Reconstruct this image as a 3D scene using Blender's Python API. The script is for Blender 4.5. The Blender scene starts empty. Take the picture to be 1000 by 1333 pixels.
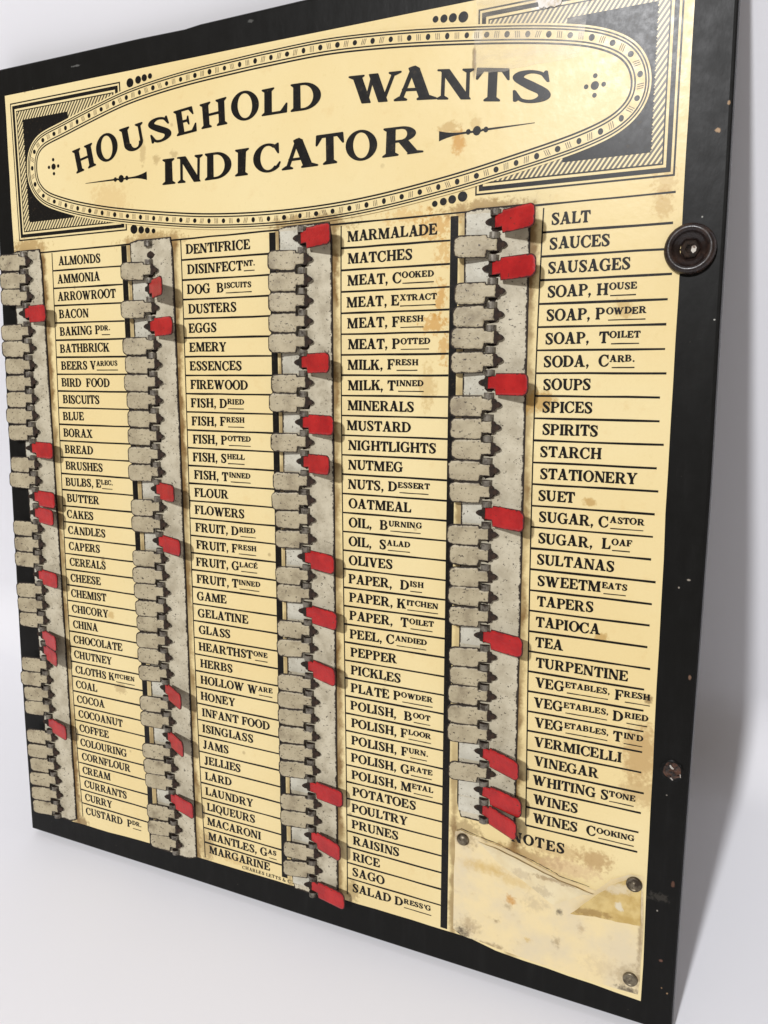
import bpy, bmesh, math, random
from mathutils import Vector, Matrix
from mathutils.geometry import delaunay_2d_cdt

C = bpy.context.scene.collection
random.seed(11)
S = 0.007                    # one list row of the indicator is 7 mm
BOT = 37.9                   # board units: x to the right, y down in list rows, d towards the viewer
X0 = 16.0
THICK = 1.0
LEAN = math.radians(22)
LIFT = THICK * S * math.sin(LEAN) + 0.0004

def P(x, y, d=0.0):
    """board units to the board's own metres"""
    return Vector(((x - X0) * S, -d * S, (BOT - y) * S))

ROOT_M = Matrix.Translation((0, 0, LIFT)) @ Matrix.Rotation(-LEAN, 4, 'X')

# ------------------------------------------------------------------ camera
cam = bpy.data.cameras.new('camera')
cam_o = bpy.data.objects.new('camera', cam); C.objects.link(cam_o)
Rm = [[0.9056598583562223, -0.0014102259707307538, 0.4240026323324605],
      [0.06889455915849024, 0.9871949504534844, -0.14387379718869558],
      [-0.4183703630522859, 0.15951219721967375, 0.8941599958942482]]
def bdir(v): return Vector((v[0], v[2], -v[1]))
cr, cd, cf = (bdir(v) for v in Rm)
M = Matrix.Identity(4)
for i in range(3):
    M[i][0] = cr[i]; M[i][1] = -cd[i]; M[i][2] = -cf[i]
M.translation = P(38.918891, 7.378589, 36.353034)
cam_o.matrix_world = ROOT_M @ M
cam.sensor_fit = 'VERTICAL'; cam.sensor_height = 36.0
cam.lens = 36.0 * 1050.370 / 1333.0
cam.clip_start = 0.01; cam.clip_end = 50
bpy.context.scene.camera = cam_o

# ------------------------------------------------------------------ world, lamps, exposure
world = bpy.data.worlds.new('World'); bpy.context.scene.world = world
world.use_nodes = True
wb = world.node_tree.nodes['Background']
wb.inputs['Color'].default_value = (1.0, 0.85, 0.71, 1)
wb.inputs['Strength'].default_value = 0.28

def area(name, target, direction, dist, size, watts, col):
    l = bpy.data.lights.new(name, 'AREA'); l.shape = 'DISK'; l.size = size
    l.energy = watts; l.color = col
    o = bpy.data.objects.new(name, l); C.objects.link(o)
    d = Vector(direction).normalized()
    o.location = target + d * dist
    o.rotation_euler = d.to_track_quat('Z', 'Y').to_euler()
    return o
tgt = ROOT_M @ P(18, 14)
ldir = (ROOT_M.to_3x3() @ bdir((-0.095, -0.46, -1.0)))
area('key_lamp', tgt, ldir, 3.0, 0.20, 72.0, (0.985, 0.985, 1.0))
sc = bpy.context.scene
sc.view_settings.view_transform = 'Standard'
sc.view_settings.look = 'None'
sc.view_settings.exposure = 0.0
sc.view_settings.gamma = 1.0
sc.view_settings.use_curve_mapping = False
sc.cycles.use_denoising = True

# ------------------------------------------------------------------ material helpers
class NT:
    def __init__(s, name):
        s.m = bpy.data.materials.new(name); s.m.use_nodes = True
        s.t = s.m.node_tree; s.n = s.t.nodes; s.b = s.n['Principled BSDF']
    def link(s, a, b): s.t.links.new(a, b)
    def put(s, sock, v):
        if hasattr(v, 'is_output') or isinstance(v, bpy.types.NodeSocket): s.link(v, sock)
        elif isinstance(v, (tuple, list)) and len(v) == 3 and sock.type == 'RGBA': sock.default_value = (*v, 1)
        else: sock.default_value = v
    def math(s, op, a, b=None, c=None, clamp=False):
        n = s.n.new('ShaderNodeMath'); n.operation = op; n.use_clamp = clamp
        for i, v in enumerate((a, b, c)):
            if v is not None: s.put(n.inputs[i], v)
        return n.outputs[0]
    def units(s):
        """object coordinates turned into board units (x, d, BOT - y)"""
        tc = s.n.new('ShaderNodeTexCoord')
        n = s.n.new('ShaderNodeVectorMath'); n.operation = 'SCALE'
        s.link(tc.outputs['Object'], n.inputs[0]); n.inputs['Scale'].default_value = 1 / S
        return n.outputs[0]
    def sep(s, v):
        n = s.n.new('ShaderNodeSeparateXYZ'); s.link(v, n.inputs[0]); return n.outputs
    def vadd(s, a, b):
        n = s.n.new('ShaderNodeVectorMath'); n.operation = 'ADD'; s.put(n.inputs[0], a); s.put(n.inputs[1], b); return n.outputs[0]
    def vmul(s, a, b):
        n = s.n.new('ShaderNodeVectorMath'); n.operation = 'MULTIPLY'; s.put(n.inputs[0], a); s.put(n.inputs[1], b); return n.outputs[0]
    def noise(s, v, scale, detail=4, rough=0.55, col=False):
        n = s.n.new('ShaderNodeTexNoise'); s.link(v, n.inputs['Vector'])
        n.inputs['Scale'].default_value = scale; n.inputs['Detail'].default_value = detail
        n.inputs['Roughness'].default_value = rough
        return n.outputs['Color' if col else 'Fac']
    def voronoi(s, v, scale, rnd=1.0):
        n = s.n.new('ShaderNodeTexVoronoi'); s.link(v, n.inputs['Vector'])
        n.inputs['Scale'].default_value = scale; n.inputs['Randomness'].default_value = rnd
        return n.outputs['Distance']
    def step(s, v, lo, hi, t0=0.0, t1=1.0):
        n = s.n.new('ShaderNodeMapRange'); n.interpolation_type = 'SMOOTHSTEP'
        s.link(v, n.inputs['Value'])
        n.inputs['From Min'].default_value = lo; n.inputs['From Max'].default_value = hi
        n.inputs['To Min'].default_value = t0; n.inputs['To Max'].default_value = t1
        return n.outputs[0]
    def mix(s, f, a, b):
        n = s.n.new('ShaderNodeMix'); n.data_type = 'RGBA'
        s.put(n.inputs[0], f); s.put(n.inputs[6], a); s.put(n.inputs[7], b)
        return n.outputs[2]
    def attr(s, name):
        n = s.n.new('ShaderNodeAttribute'); n.attribute_name = name; return n.outputs['Fac']
    def rand(s):
        n = s.n.new('ShaderNodeObjectInfo'); return n.outputs['Random']
    def bump(s, h, strength, dist):
        n = s.n.new('ShaderNodeBump'); n.inputs['Strength'].default_value = strength
        n.inputs['Distance'].default_value = dist
        s.link(h, n.inputs['Height']); s.link(n.outputs[0], s.b.inputs['Normal'])
    def done(s, col, rough=0.5, spec=0.5, metal=0.0):
        s.put(s.b.inputs['Base Color'], col); s.put(s.b.inputs['Roughness'], rough)
        s.put(s.b.inputs['Specular IOR Level'], spec); s.put(s.b.inputs['Metallic'], metal)
        return s.m
    def blots(s, col, spots, soft=0.45):
        """stains: (x, y, rx, ry, colour, strength, raggedness)"""
        v = s.units(); wob = s.noise(v, 1.6, 5, 0.62); wob2 = s.noise(v, 5.0, 4, 0.6)
        w = s.math('ADD', s.math('MULTIPLY', s.math('SUBTRACT', wob, 0.5), 2.0), s.math('MULTIPLY', s.math('SUBTRACT', wob2, 0.5), 2.6))
        for (x, y, rx, ry, c, k, rag) in spots:
            q = s.vadd(v, (-(x - X0), 0, -(BOT - y)))
            q = s.vmul(q, (1 / rx, 0, 1 / ry))
            n = s.n.new('ShaderNodeVectorMath'); n.operation = 'LENGTH'; s.link(q, n.inputs[0])
            d = s.math('ADD', n.outputs['Value'], s.math('MULTIPLY', w, rag))
            f = s.math('MULTIPLY', s.step(d, 1.12, soft), k)
            col = s.mix(f, col, c)
        return col

TAN = (0.46, 0.27, 0.07); BROWN = (0.16, 0.08, 0.025); ORANGE = (0.55, 0.26, 0.035); DARK = (0.035, 0.02, 0.012)
XL = [0.0, 9.791, 19.597, 29.528]

def paper_colour(t):
    v = t.units()
    big = t.noise(v, 0.09, 3, 0.5); fine = t.noise(v, 1.1, 6, 0.6); grain = t.noise(v, 14, 2, 0.5)
    col = t.mix(t.step(big, 0.3, 0.7), (0.78, 0.63, 0.315), (0.815, 0.69, 0.38))
    col = t.mix(t.step(fine, 0.56, 0.80, 0, 0.32), col, (0.66, 0.44, 0.17))
    col = t.mix(t.step(grain, 0.3, 0.75, 0, 0.10), col, (0.70, 0.52, 0.24))
    # scattered foxing specks
    vd = t.voronoi(v, 0.55); pick = t.noise(v, 0.35, 2)
    fx = t.math('MULTIPLY', t.step(vd, 0.085, 0.03), t.step(pick, 0.5, 0.62))
    col = t.mix(t.math('MULTIPLY', fx, 0.5), col, BROWN)
    return col, v

STAINS = [
    (24.5, 0.25, 1.0, 0.6, ORANGE, 0.55, 1.3), (23.2, -0.3, 1.2, .4, ORANGE, .35, 1.3), (24.9, 1.4, .4, .6, ORANGE, .45, 1.3),
    (24.85, 3.5, .35, .8, ORANGE, .65, 1.1), (24.6, 4.75, .8, .45, ORANGE, .65, 1.2), (25.05, 5.9, .3, .8, ORANGE, .55, 1.1),
    (24.2, 7.6, .5, 1.2, TAN, .4, .7), (25.63, -3.25, .36, .62, ORANGE, .75, .5), (25.2, -3.95, .6, .3, TAN, .55, .7),
    (26.4, -3.9, .3, .35, TAN, .35, .6), (34.9, 24.2, .95, 1.7, (0.50, 0.33, 0.14), .85, .5), (35.1, 26.0, 1.3, .8, (0.52, 0.36, 0.16), .7, .5),
    (31.2, 29.9, 1.9, .45, (0.52, 0.36, 0.17), .6, .8), (33.0, 29.9, 1.0, .6, (0.46, 0.30, 0.13), .8, .6),
    (29.3, 30.6, 2.6, .45, (0.36, 0.22, 0.09), .65, .7), (31.8, 30.7, 1.8, .5, (0.62, 0.44, 0.25), .6, .6), (26.6, 30.0, .9, .7, BROWN, .5, .7),
    (29.6, 8.25, .9, .6, TAN, .8, .6), (33.2, 4.3, .5, .4, TAN, .5, .8), (34.6, -.7, .5, .6, TAN, .35, 1.2), (34.6, .2, .5, .6, TAN, .45, .8),
    (35.1, 21.5, .2, .25, BROWN, .7, .5), (32.1, 12.7, .35, .25, TAN, .7, .6), (32.9, 18.9, .35, .25, TAN, .7, .6),
    (3.9, 26.2, .55, .4, (0.45, 0.33, 0.16), .6, .7), (3.4, 21.6, .3, .3, TAN, .5, .6), (3.0, 18.1, .2, .2, BROWN, .5, .5),
    (-1.6, -.5, 1.8, .55, (0.40, 0.25, 0.09), .75, .7), (7.9, -.25, 2.4, .55, (0.36, 0.22, 0.08), .7, .7), (17.9, -.35, 2.6, .5, (0.30, 0.18, 0.06), .7, .7),
    (26.9, -.35, 2.4, .45, (0.33, 0.2, 0.07), .75, .7), (7.5, -4.9, .22, .7, (0.45, .32, .14), .5, .7), (8.4, -4.4, .3, .3, (.45, .32, .14), .6, .7),
    (9.6, -4.5, .3, .25, (.4, .28, .12), .5, .6), (5.0, -2.6, 1.6, .9, (0.66, .46, .2), .45, .8), (12.0, 35.6, 1.2, .3, TAN, .3, .7),
    (10.1, 35.2, .6, 1.2, BROWN, .5, .6), (20.0, 35.4, .5, .8, BROWN, .45, .7), (-.2, 36.2, .7, .5, BROWN, .7, .7),
    (29.54, -8.35, .95, .33, (0.9, 0.88, 0.85), .95, .45), (31.6, -8.2, .6, .4, (0.85, 0.8, 0.66), .8, .8), (32.6, -7.2, .35, .4, (.62, .62, .6), .55, .8),
    (26.42, -7.5, .3, .35, (.85, .78, .6), .7, .6), (26.3, -6.5, .12, .75, (0.20, .12, .05), .75, .35)]

def paper_material(name, stains=True):
    t = NT(name); col, v = paper_colour(t)
    xyz = t.sep(v); n = t.noise(v, 1.0, 5, 0.65); n2 = t.noise(v, 0.35, 3)
    # rust crept from the four metal rails, with their right-edge shade painted in
    for j, xl in enumerate(XL):
        r = xl - 0.42 - X0; l = xl - 3.62 - X0
        inside = t.math('MULTIPLY', t.step(xyz[2], 1.0, 2.0), t.step(xyz[2], BOT + .7, BOT - .1))
        for edge, wdt, k in ((r, 0.42, 0.95), (l, 0.30, 0.7)):
            d = t.math('ABSOLUTE', t.math('SUBTRACT', xyz[0], edge))
            d = t.math('ADD', t.math('DIVIDE', d, wdt), t.math('MULTIPLY', t.math('SUBTRACT', n, 0.5), 2.6))
            f = t.math('MULTIPLY', t.step(d, 0.95, 0.1, 0, k), inside)
            f = t.math('MULTIPLY', f, t.step(n2, 0.30, 0.62, 0.35, 1.0))
            col = t.mix(f, col, (0.20, 0.11, 0.035))
    if stains: col = t.blots(col, STAINS)
    rough = t.step(t.noise(v, 2.5, 4), 0.3, 0.7, 0.27, 0.36)
    t.bump(t.noise(v, 0.9, 4, 0.6), 0.10, 0.0012)
    return t.done(col, rough, 0.22)

m_paper = paper_material('aged_cream_paper')

t = NT('printed_black_ink'); v = t.units()
n = t.noise(v, 3.5, 6, 0.7); n2 = t.noise(v, 16, 3, 0.6)
col = t.mix(t.step(n, 0.56, 0.80, 0, 0.5), (0.007, 0.0065, 0.006), (0.12, 0.08, 0.035))
col = t.mix(t.step(n2, 0.62, 0.80, 0, 0.5), col, (0.22, 0.15, 0.06))
m_ink = t.done(col, t.step(n, 0.3, 0.7, 0.28, 0.34), 0.2)

t = NT('printed_grey_hatch'); v = t.units()
m_hatch = t.done(t.mix(t.step(t.noise(v, 8, 3), 0.35, 0.6), (0.30, 0.215, 0.095), (0.12, 0.085, 0.04)), 0.4, 0.45)

t = NT('diagonal_hatched_print'); col, v = paper_colour(t); xyz = t.sep(v)
ph = t.math('ADD', t.math('MULTIPLY', xyz[0], 1.0), t.math('MULTIPLY', xyz[2], -0.72))
ph = t.math('ADD', ph, t.math('MULTIPLY', t.math('SUBTRACT', t.noise(v, 1.4, 3), .5), .05))
fr = t.math('FRACT', t.math('MULTIPLY', ph, 4.6))
ln = t.step(t.math('ABSOLUTE', t.math('SUBTRACT', fr, 0.5)), 0.19, 0.27)
col = t.mix(t.math('MULTIPLY', ln, 0.92), col, (0.02, 0.017, 0.013))
m_diag = t.done(col, 0.32, 0.3)

t = NT('black_painted_wood'); v = t.units()
n = t.noise(t.vmul(v, (1, 1, 0.18)), 1.6, 6, 0.65); n2 = t.noise(v, 0.25, 3)
col = t.mix(t.step(n, 0.45, 0.8, 0, 0.55), (0.006, 0.006, 0.0055), (0.014, 0.014, 0.0135))
sp = t.voronoi(v, 1.3); pk = t.noise(v, 0.7, 2)
dust = t.math('MULTIPLY', t.step(sp, 0.06, 0.02), t.step(pk, 0.52, 0.62))
col = t.mix(t.math('MULTIPLY', dust, 0.25), col, (0.18, 0.16, 0.13))
scr = t.noise(t.vmul(v, (9, 1, 0.5)), 1.0, 3)
col = t.mix(t.step(scr, 0.70, 0.84, 0, 0.12), col, (0.06, 0.057, 0.05))
CHIP = (0.55, 0.36, 0.2)
col = t.blots(col, [(36.82, -3.46, .06, .09, CHIP, .6, .9), (36.47, -2.46, .13, .08, CHIP, .7, .9), (36.46, 15.83, .08, .045, (.4, .36, .3), .7, .6),
    (36.08, 16.21, .045, .05, (.4, .36, .3), .7, .6), (36.81, 4.86, .05, .04, (.5, .5, .46), .8, .4), (36.1, .78, .04, .04, (.5, .5, .46), .7, .4),
    (36.6, 30.2, .07, .16, (.12, .06, .04), .8, .9), (36.0, 31.0, .5, .22, (.06, .055, .045), .5, 1.2), (36.0, 31.7, .04, .05, (.45, .42, .36), .7, .6), (36.4, 35.6, .05, .05, CHIP, .5, .9), (36.65, 35.8, .045, .045, CHIP, .5, .9), (36.3, 34.2, .1, .1, (.2, .1, .07), .7, .9),
    (36.75, 20.2, .08, .16, (.2, .12, .08), .8, .8), (36.1, 25.9, .04, .035, (.3, .28, .24), .7, .6), (3.0, -9.9, .35, .05, (.2, .2, .19), .5, .8), (14.6, -10.2, .2, .08, (.16, .16, .15), .5, .8)])
t.bump(t.noise(t.vmul(v, (1, 1, .5)), 1.6, 4, 0.55), 0.08, 0.0012)
m_board = t.done(col, t.step(t.noise(v, 1.2, 5, .6), 0.3, 0.7, 0.36, 0.42), 0.13)

def enamel(name, base_a, base_b, dirt, rim_lo, rim_hi, speck, rust_shade_rim=(0.022, 0.014, 0.009)):
    """painted tin: chipped specks and a dark rim of rust and painted gap shade (vertex attribute 'rim', 1 at the cut edge)"""
    t = NT(name); u = t.units(); r = t.rand()
    off = t.n.new('ShaderNodeCombineXYZ')
    t.link(t.math('MULTIPLY', r, 37.0), off.inputs[0]); t.link(t.math('MULTIPLY', r, 91.0), off.inputs[2])
    v = t.vadd(u, off.outputs[0])
    n = t.noise(v, 1.0, 5, 0.6); n2 = t.noise(v, 5.5, 5, 0.65)
    col = t.mix(t.step(n, 0.32, 0.68), base_a, base_b)
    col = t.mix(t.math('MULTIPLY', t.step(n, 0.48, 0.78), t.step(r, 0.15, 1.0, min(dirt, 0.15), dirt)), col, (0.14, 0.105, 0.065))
    col = t.mix(t.step(n2, 0.52, 0.74, 0, 0.35 if dirt else 0.12), col, (0.20, 0.16, 0.10) if dirt else (0.2, 0.02, 0.02))
    w = t.noise(t.vmul(v, (1.25, 1, 1.7)), 4.6, 3, 0.7)
    col = t.mix(t.step(w, speck, speck + 0.035, 0, 0.93), col, (0.03, 0.02, 0.013))
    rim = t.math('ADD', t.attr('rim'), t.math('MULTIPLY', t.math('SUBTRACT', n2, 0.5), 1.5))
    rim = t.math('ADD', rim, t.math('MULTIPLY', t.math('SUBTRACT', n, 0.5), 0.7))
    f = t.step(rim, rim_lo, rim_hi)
    col = t.mix(f, col, rust_shade_rim)  # rust on the edge, widened to paint the shade of the gaps
    t.bump(t.math('SUBTRACT', n2, t.math('MULTIPLY', f, 0.4)), 0.25, 0.0006)
    return t.done(col, t.math('ADD', t.math('MULTIPLY', f, 0.25), 0.46 if dirt else 0.34), 0.4)
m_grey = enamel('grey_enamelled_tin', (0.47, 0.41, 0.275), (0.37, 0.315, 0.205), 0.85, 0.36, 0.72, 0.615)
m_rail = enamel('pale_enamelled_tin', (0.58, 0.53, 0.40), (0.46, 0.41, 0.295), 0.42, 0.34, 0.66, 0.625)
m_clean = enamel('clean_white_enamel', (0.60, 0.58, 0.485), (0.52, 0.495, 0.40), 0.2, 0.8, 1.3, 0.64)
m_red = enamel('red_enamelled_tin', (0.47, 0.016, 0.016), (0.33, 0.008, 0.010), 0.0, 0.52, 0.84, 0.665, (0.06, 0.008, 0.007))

t = NT('rusty_iron'); v = t.units(); n = t.noise(v, 3.5, 5, .65)
t.bump(n, 0.6, 0.0008)
m_rust = t.done(t.mix(t.step(n, 0.35, 0.7), (0.010, 0.007, 0.005), (0.040, 0.021, 0.012)), 0.75, 0.3)
t = NT('tarnished_steel'); v = t.units(); n = t.noise(v, 3.2, 5, .65)
m_steel = t.done(t.mix(t.step(n, 0.40, 0.68), (0.21, 0.19, 0.155), (0.03, 0.02, 0.013)), t.step(n, .3, .7, .38, .6), 0.5, 0.35)
t = NT('brown_bakelite'); v = t.units(); n = t.noise(v, 2.0, 5, .6)
t.bump(n, 0.2, 0.0008)
m_cup = t.done(t.mix(t.step(n, 0.4, 0.72), (0.011, 0.006, 0.005), (0.038, 0.018, 0.011)), t.step(n, .3, .7, .28, .5), 0.5)
t = NT('corroded_screw_metal'); v = t.units(); n = t.noise(v, 4.5, 4, .6)
m_screw = t.done(t.mix(t.step(n, 0.42, 0.6), (0.45, 0.42, 0.37), (0.09, 0.05, 0.03)), 0.5, 0.4, 0.2)
t = NT('bare_plaster_chip'); m_chip = t.done((0.42, 0.39, 0.35), 0.7)
t = NT('dark_rusted_wood'); v = t.units(); n = t.noise(v, 4.5, 4, .6); t.bump(n, 0.8, 0.001)
m_hole = t.done(t.mix(t.step(n, 0.38, 0.68), (0.008, 0.006, 0.005), (0.085, 0.030, 0.012)), 0.5, 0.5)
t = NT('dull_brass_tack'); v = t.units(); n = t.noise(v, 2.5, 5, .6)
m_tack = t.done(t.mix(t.step(n, 0.38, 0.66), (0.24, 0.205, 0.145), (0.06, 0.045, 0.03)), t.step(n, .3, .7, .30, .5), 0.5, 0.75)

t = NT('yellowed_note_sheet'); v = t.units()
n = t.noise(v, 0.45, 5, .6); n2 = t.noise(v, 2.2, 5, .6)
col = t.mix(t.step(n, 0.35, 0.68), (0.80, 0.66, 0.37), (0.70, 0.60, 0.40))
col = t.mix(t.step(n2, 0.56, 0.8, 0, .3), col, (0.46, 0.33, 0.15))
AMB = (0.60, 0.41, 0.13)
col = t.blots(col, [(27.6, 31.75, 1.7, .45, AMB, .75, .45), (29.3, 32.1, 1.3, .45, AMB, .5, .5), (29.0, 33.2, .38, .28, ORANGE, .8, .9), (28.9, 33.6, .25, .22, BROWN, .4, .8),
    (26.5, 30.5, .75, .6, BROWN, .7, .6), (26.4, 35.75, .62, .55, DARK, .9, .75), (26.9, 35.2, .7, .6, (.3, .2, .1), .5, .8), (27.9, 36.05, 1.2, .22, BROWN, .55, .9), (34.9, 35.5, .85, .8, (.36, .27, .15), .6, .8), (34.9, 36.2, .7, .25, DARK, .8, .9),
    (35.32, 33.5, .16, 2.6, BROWN, .6, .5), (31.5, 33.1, .2, .2, DARK, .75, .7), (31.4, 34.8, .25, .4, BROWN, .45, .9), (32.6, 33.6, .2, .35, (.4, .28, .14), .55, .9), (30.0, 35.1, .3, .2, AMB, .7, .9), (30.2, 33.0, .8, .5, (.5, .4, .25), .55, .8), (31.0, 32.0, .7, .4, (.42, .33, .2), .5, .9), (33.6, 35.3, 1.2, .7, (.62, .5, .3), .6, .8), (28.3, 34.6, .2, .15, BROWN, .6, .9)], 0.0)
t.bump(t.noise(v, 0.7, 4, .6), 0.2, 0.002)
m_note = t.done(col, t.step(n2, .3, .7, .30, .5), 0.45)
t = NT('milky_torn_film'); v = t.units(); n = t.noise(v, 0.9, 5, .6)
col = t.mix(t.step(n, 0.35, 0.7), (0.77, 0.67, 0.43), (0.69, 0.57, 0.33))
col = t.blots(col, [(29.6, 31.6, .5, .35, (.5, .4, .25), .5, .9), (31.2, 31.4, 1.2, .18, (.33, .22, .1), .7, .8), (30.6, 32.2, .6, .3, (.45, .36, .22), .5, .9)])
t.bump(n, 0.3, 0.002); m_film = t.done(col, 0.32, 0.5)
t = NT('amber_torn_film'); v = t.units(); n = t.noise(v, 1.4, 5, .6)
col = t.mix(t.step(n, 0.35, 0.7), (0.66, 0.50, 0.20), (0.50, 0.34, 0.10))
col = t.blots(col, [(34.2, 31.0, .8, .35, (.70, .60, .40), .8, .6), (34.3, 31.9, .2, .3, (.7, .65, .5), .8, .7), (33.0, 32.6, 1.3, .25, (.30, .18, .05), .7, .8)])
t.bump(n, 0.3, 0.002); m_amber = t.done(col, 0.34, 0.5)

t = NT('clear_tape_residue'); v = t.units(); n = t.noise(t.vmul(v, (.35, 1, 1.6)), 1.5, 5, .65)
t.b.inputs['Alpha'].default_value = 0.2
t.put(t.b.inputs['Alpha'], t.step(n, .35, .72, .06, .30))
m_tape = t.done((0.72, 0.64, 0.50), 0.25, 0.5)

t = NT('white_paper_sweep'); tc = t.n.new('ShaderNodeTexCoord'); n = t.noise(tc.outputs['Object'], 3.0, 3)
col = t.mix(t.step(n, .3, .7), (0.755, 0.762, 0.80), (0.79, 0.795, 0.83))
m_sweep = t.done(col, 0.75, 0.2)

# ------------------------------------------------------------------ mesh helpers
def mesh_obj(name, verts, faces, mats, parent=None, fmat=None, attrs=None, smooth=False):
    me = bpy.data.meshes.new(name); me.from_pydata([tuple(v) for v in verts], [], faces)
    for m in (mats if isinstance(mats, (list, tuple)) else [mats]): me.materials.append(m)
    if fmat:
        for p, k in zip(me.polygons, fmat): p.material_index = k
    if attrs is not None:
        a = me.attributes.new('rim', 'FLOAT', 'POINT')
        for i, x in enumerate(attrs): a.data[i].value = x
    if smooth:
        for p in me.polygons: p.use_smooth = True
    me.update()
    o = bpy.data.objects.new(name, me); C.objects.link(o)
    if parent: o.parent = parent
    return o

def rag_early(pts, n, amp):
    out = []
    for a, b in zip(pts[:-1], pts[1:]):
        for i in range(n):
            f_ = i / n; out.append((a[0] + (b[0] - a[0]) * f_ + random.uniform(-amp, amp), a[1] + (b[1] - a[1]) * f_ + random.uniform(-amp, amp)))
    return out

class Sheet:
    """flat print: polygons in board units at a height d"""
    def __init__(s): s.v = []; s.f = []; s.m = []
    def poly(s, pts, d, mi=0):
        k = len(s.v); s.v += [P(x, y, d) for x, y in pts]
        a = sum(pts[i][0] * pts[(i + 1) % len(pts)][1] - pts[(i + 1) % len(pts)][0] * pts[i][1] for i in range(len(pts)))
        idx = list(range(k, k + len(pts)))
        s.f.append(idx if a < 0 else idx[::-1]); s.m.append(mi)
    def rect(s, x0, y0, x1, y1, d, mi=0): s.poly([(x0, y0), (x1, y0), (x1, y1), (x0, y1)], d, mi)
    def line(s, a, b, w, d, mi=0):
        dx, dy = b[0] - a[0], b[1] - a[1]; L = math.hypot(dx, dy) or 1; nx, ny = -dy / L * w / 2, dx / L * w / 2
        s.poly([(a[0] + nx, a[1] + ny), (b[0] + nx, b[1] + ny), (b[0] - nx, b[1] - ny), (a[0] - nx, a[1] - ny)], d, mi)
    def wline(s, a, b, w, d, mi=0, seg=1.1):
        """a ruled line with the slight unevenness of old letterpress"""
        L = math.hypot(b[0] - a[0], b[1] - a[1]); n = max(2, int(L / seg))
        up, dn = [], []
        for i in range(n + 1):
            f = i / n; x = a[0] + (b[0] - a[0]) * f; y = a[1] + (b[1] - a[1]) * f
            up.append((x, y - w / 2 * random.uniform(.72, 1.2))); dn.append((x, y + w / 2 * random.uniform(.72, 1.2)))
        for i in range(n): s.poly([up[i], up[i + 1], dn[i + 1], dn[i]], d, mi)
    def disc(s, x, y, rx, ry, d, mi=0, n=16): s.poly([(x + rx * math.cos(2 * math.pi * i / n), y + ry * math.sin(2 * math.pi * i / n)) for i in range(n)], d, mi)
    def band(s, A, B, d, mi=0):
        n = len(A)
        for i in range(n):
            j = (i + 1) % n; s.poly([A[i], A[j], B[j], B[i]], d, mi)
    def build(s, name, mats, parent): return mesh_obj(name, s.v, s.f, mats, parent, s.m)

# ------------------------------------------------------------------ a bold old-style roman, drawn as strokes and fused per glyph
W, TH, OV, ST = 0.215, 0.075, 0.085, 0.055
class G:
    def __init__(s, w): s.w = w; s.q = []
    def p(s, *pts): s.q.append(list(pts)); return s
    def stem(s, x, w=W, y0=0.0, y1=1.0, b=True, t=True, bl=OV, br=OV, tl=OV, tr=OV):
        s.p((x, y0), (x + w, y0), (x + w, y1), (x, y1))
        if b: s.serif(x - bl, x + w + br, y0, 1, x, x + w)
        if t: s.serif(x - tl, x + w + tr, y1, -1, x, x + w)
        return s
    def serif(s, x0, x1, y, sg, a, b):
        s.p((x0, y), (x1, y), (x1, y + sg * ST * .7), (b, y + sg * ST * 2.1), (a, y + sg * ST * 2.1), (x0, y + sg * ST * .7)); return s
    def diag(s, xb, yb, xt, yt, w): return s.p((xb, yb), (xb + w, yb), (xt + w, yt), (xt, yt))
    def bar(s, x0, x1, y, h=TH): return s.p((x0, y - h / 2), (x1, y - h / 2), (x1, y + h / 2), (x0, y + h / 2))
    def wedge(s, x, y, dx, dy):      # terminal of an arm: hangs dy from the bar, dx back along it
        return s.p((x, y), (x + .035 * (1 if dx < 0 else -1) * 0, y + dy), (x - .02 * (1 if dx < 0 else -1) + 0, y + dy), (x + dx, y))
    def ring(s, cx, cy, rx, ry, wx, wy, a0=0, a1=360, n=40, icx=0.0):
        m = max(4, int(n * abs(a1 - a0) / 360)); pr = None
        for i in range(m + 1):
            a = math.radians(a0 + (a1 - a0) * i / m); c, si = math.cos(a), math.sin(a)
            o = (cx + rx * c, cy + ry * si); q = (cx + icx + (rx - wx) * c, cy + (ry - wy) * si)
            if pr: s.p(pr[0], o, q, pr[1])
            pr = (o, q)
        return s
    def spine(s, pts, n=9):
        L = []
        for i in range(len(pts) - 1):
            p0, p1, p2, p3 = pts[max(i - 1, 0)], pts[i], pts[i + 1], pts[min(i + 2, len(pts) - 1)]
            for k in range(n):
                u = k / n
                L.append(tuple(.5 * (2 * b + (c - a) * u + (2 * a - 5 * b + 4 * c - d) * u * u + (3 * b - a - 3 * c + d) * u ** 3) for a, b, c, d in zip(p0, p1, p2, p3)))
        L.append(pts[-1]); pr = None
        for i, (x, y, w) in enumerate(L):
            a, b = L[max(i - 1, 0)], L[min(i + 1, len(L) - 1)]
            dx, dy = b[0] - a[0], b[1] - a[1]; l = math.hypot(dx, dy) or 1; nx, ny = -dy / l * w / 2, dx / l * w / 2
            e = ((x + nx, y + ny), (x - nx, y - ny))
            if pr: s.p(pr[0], e[0], e[1], pr[1])
            pr = e
        return s

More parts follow.
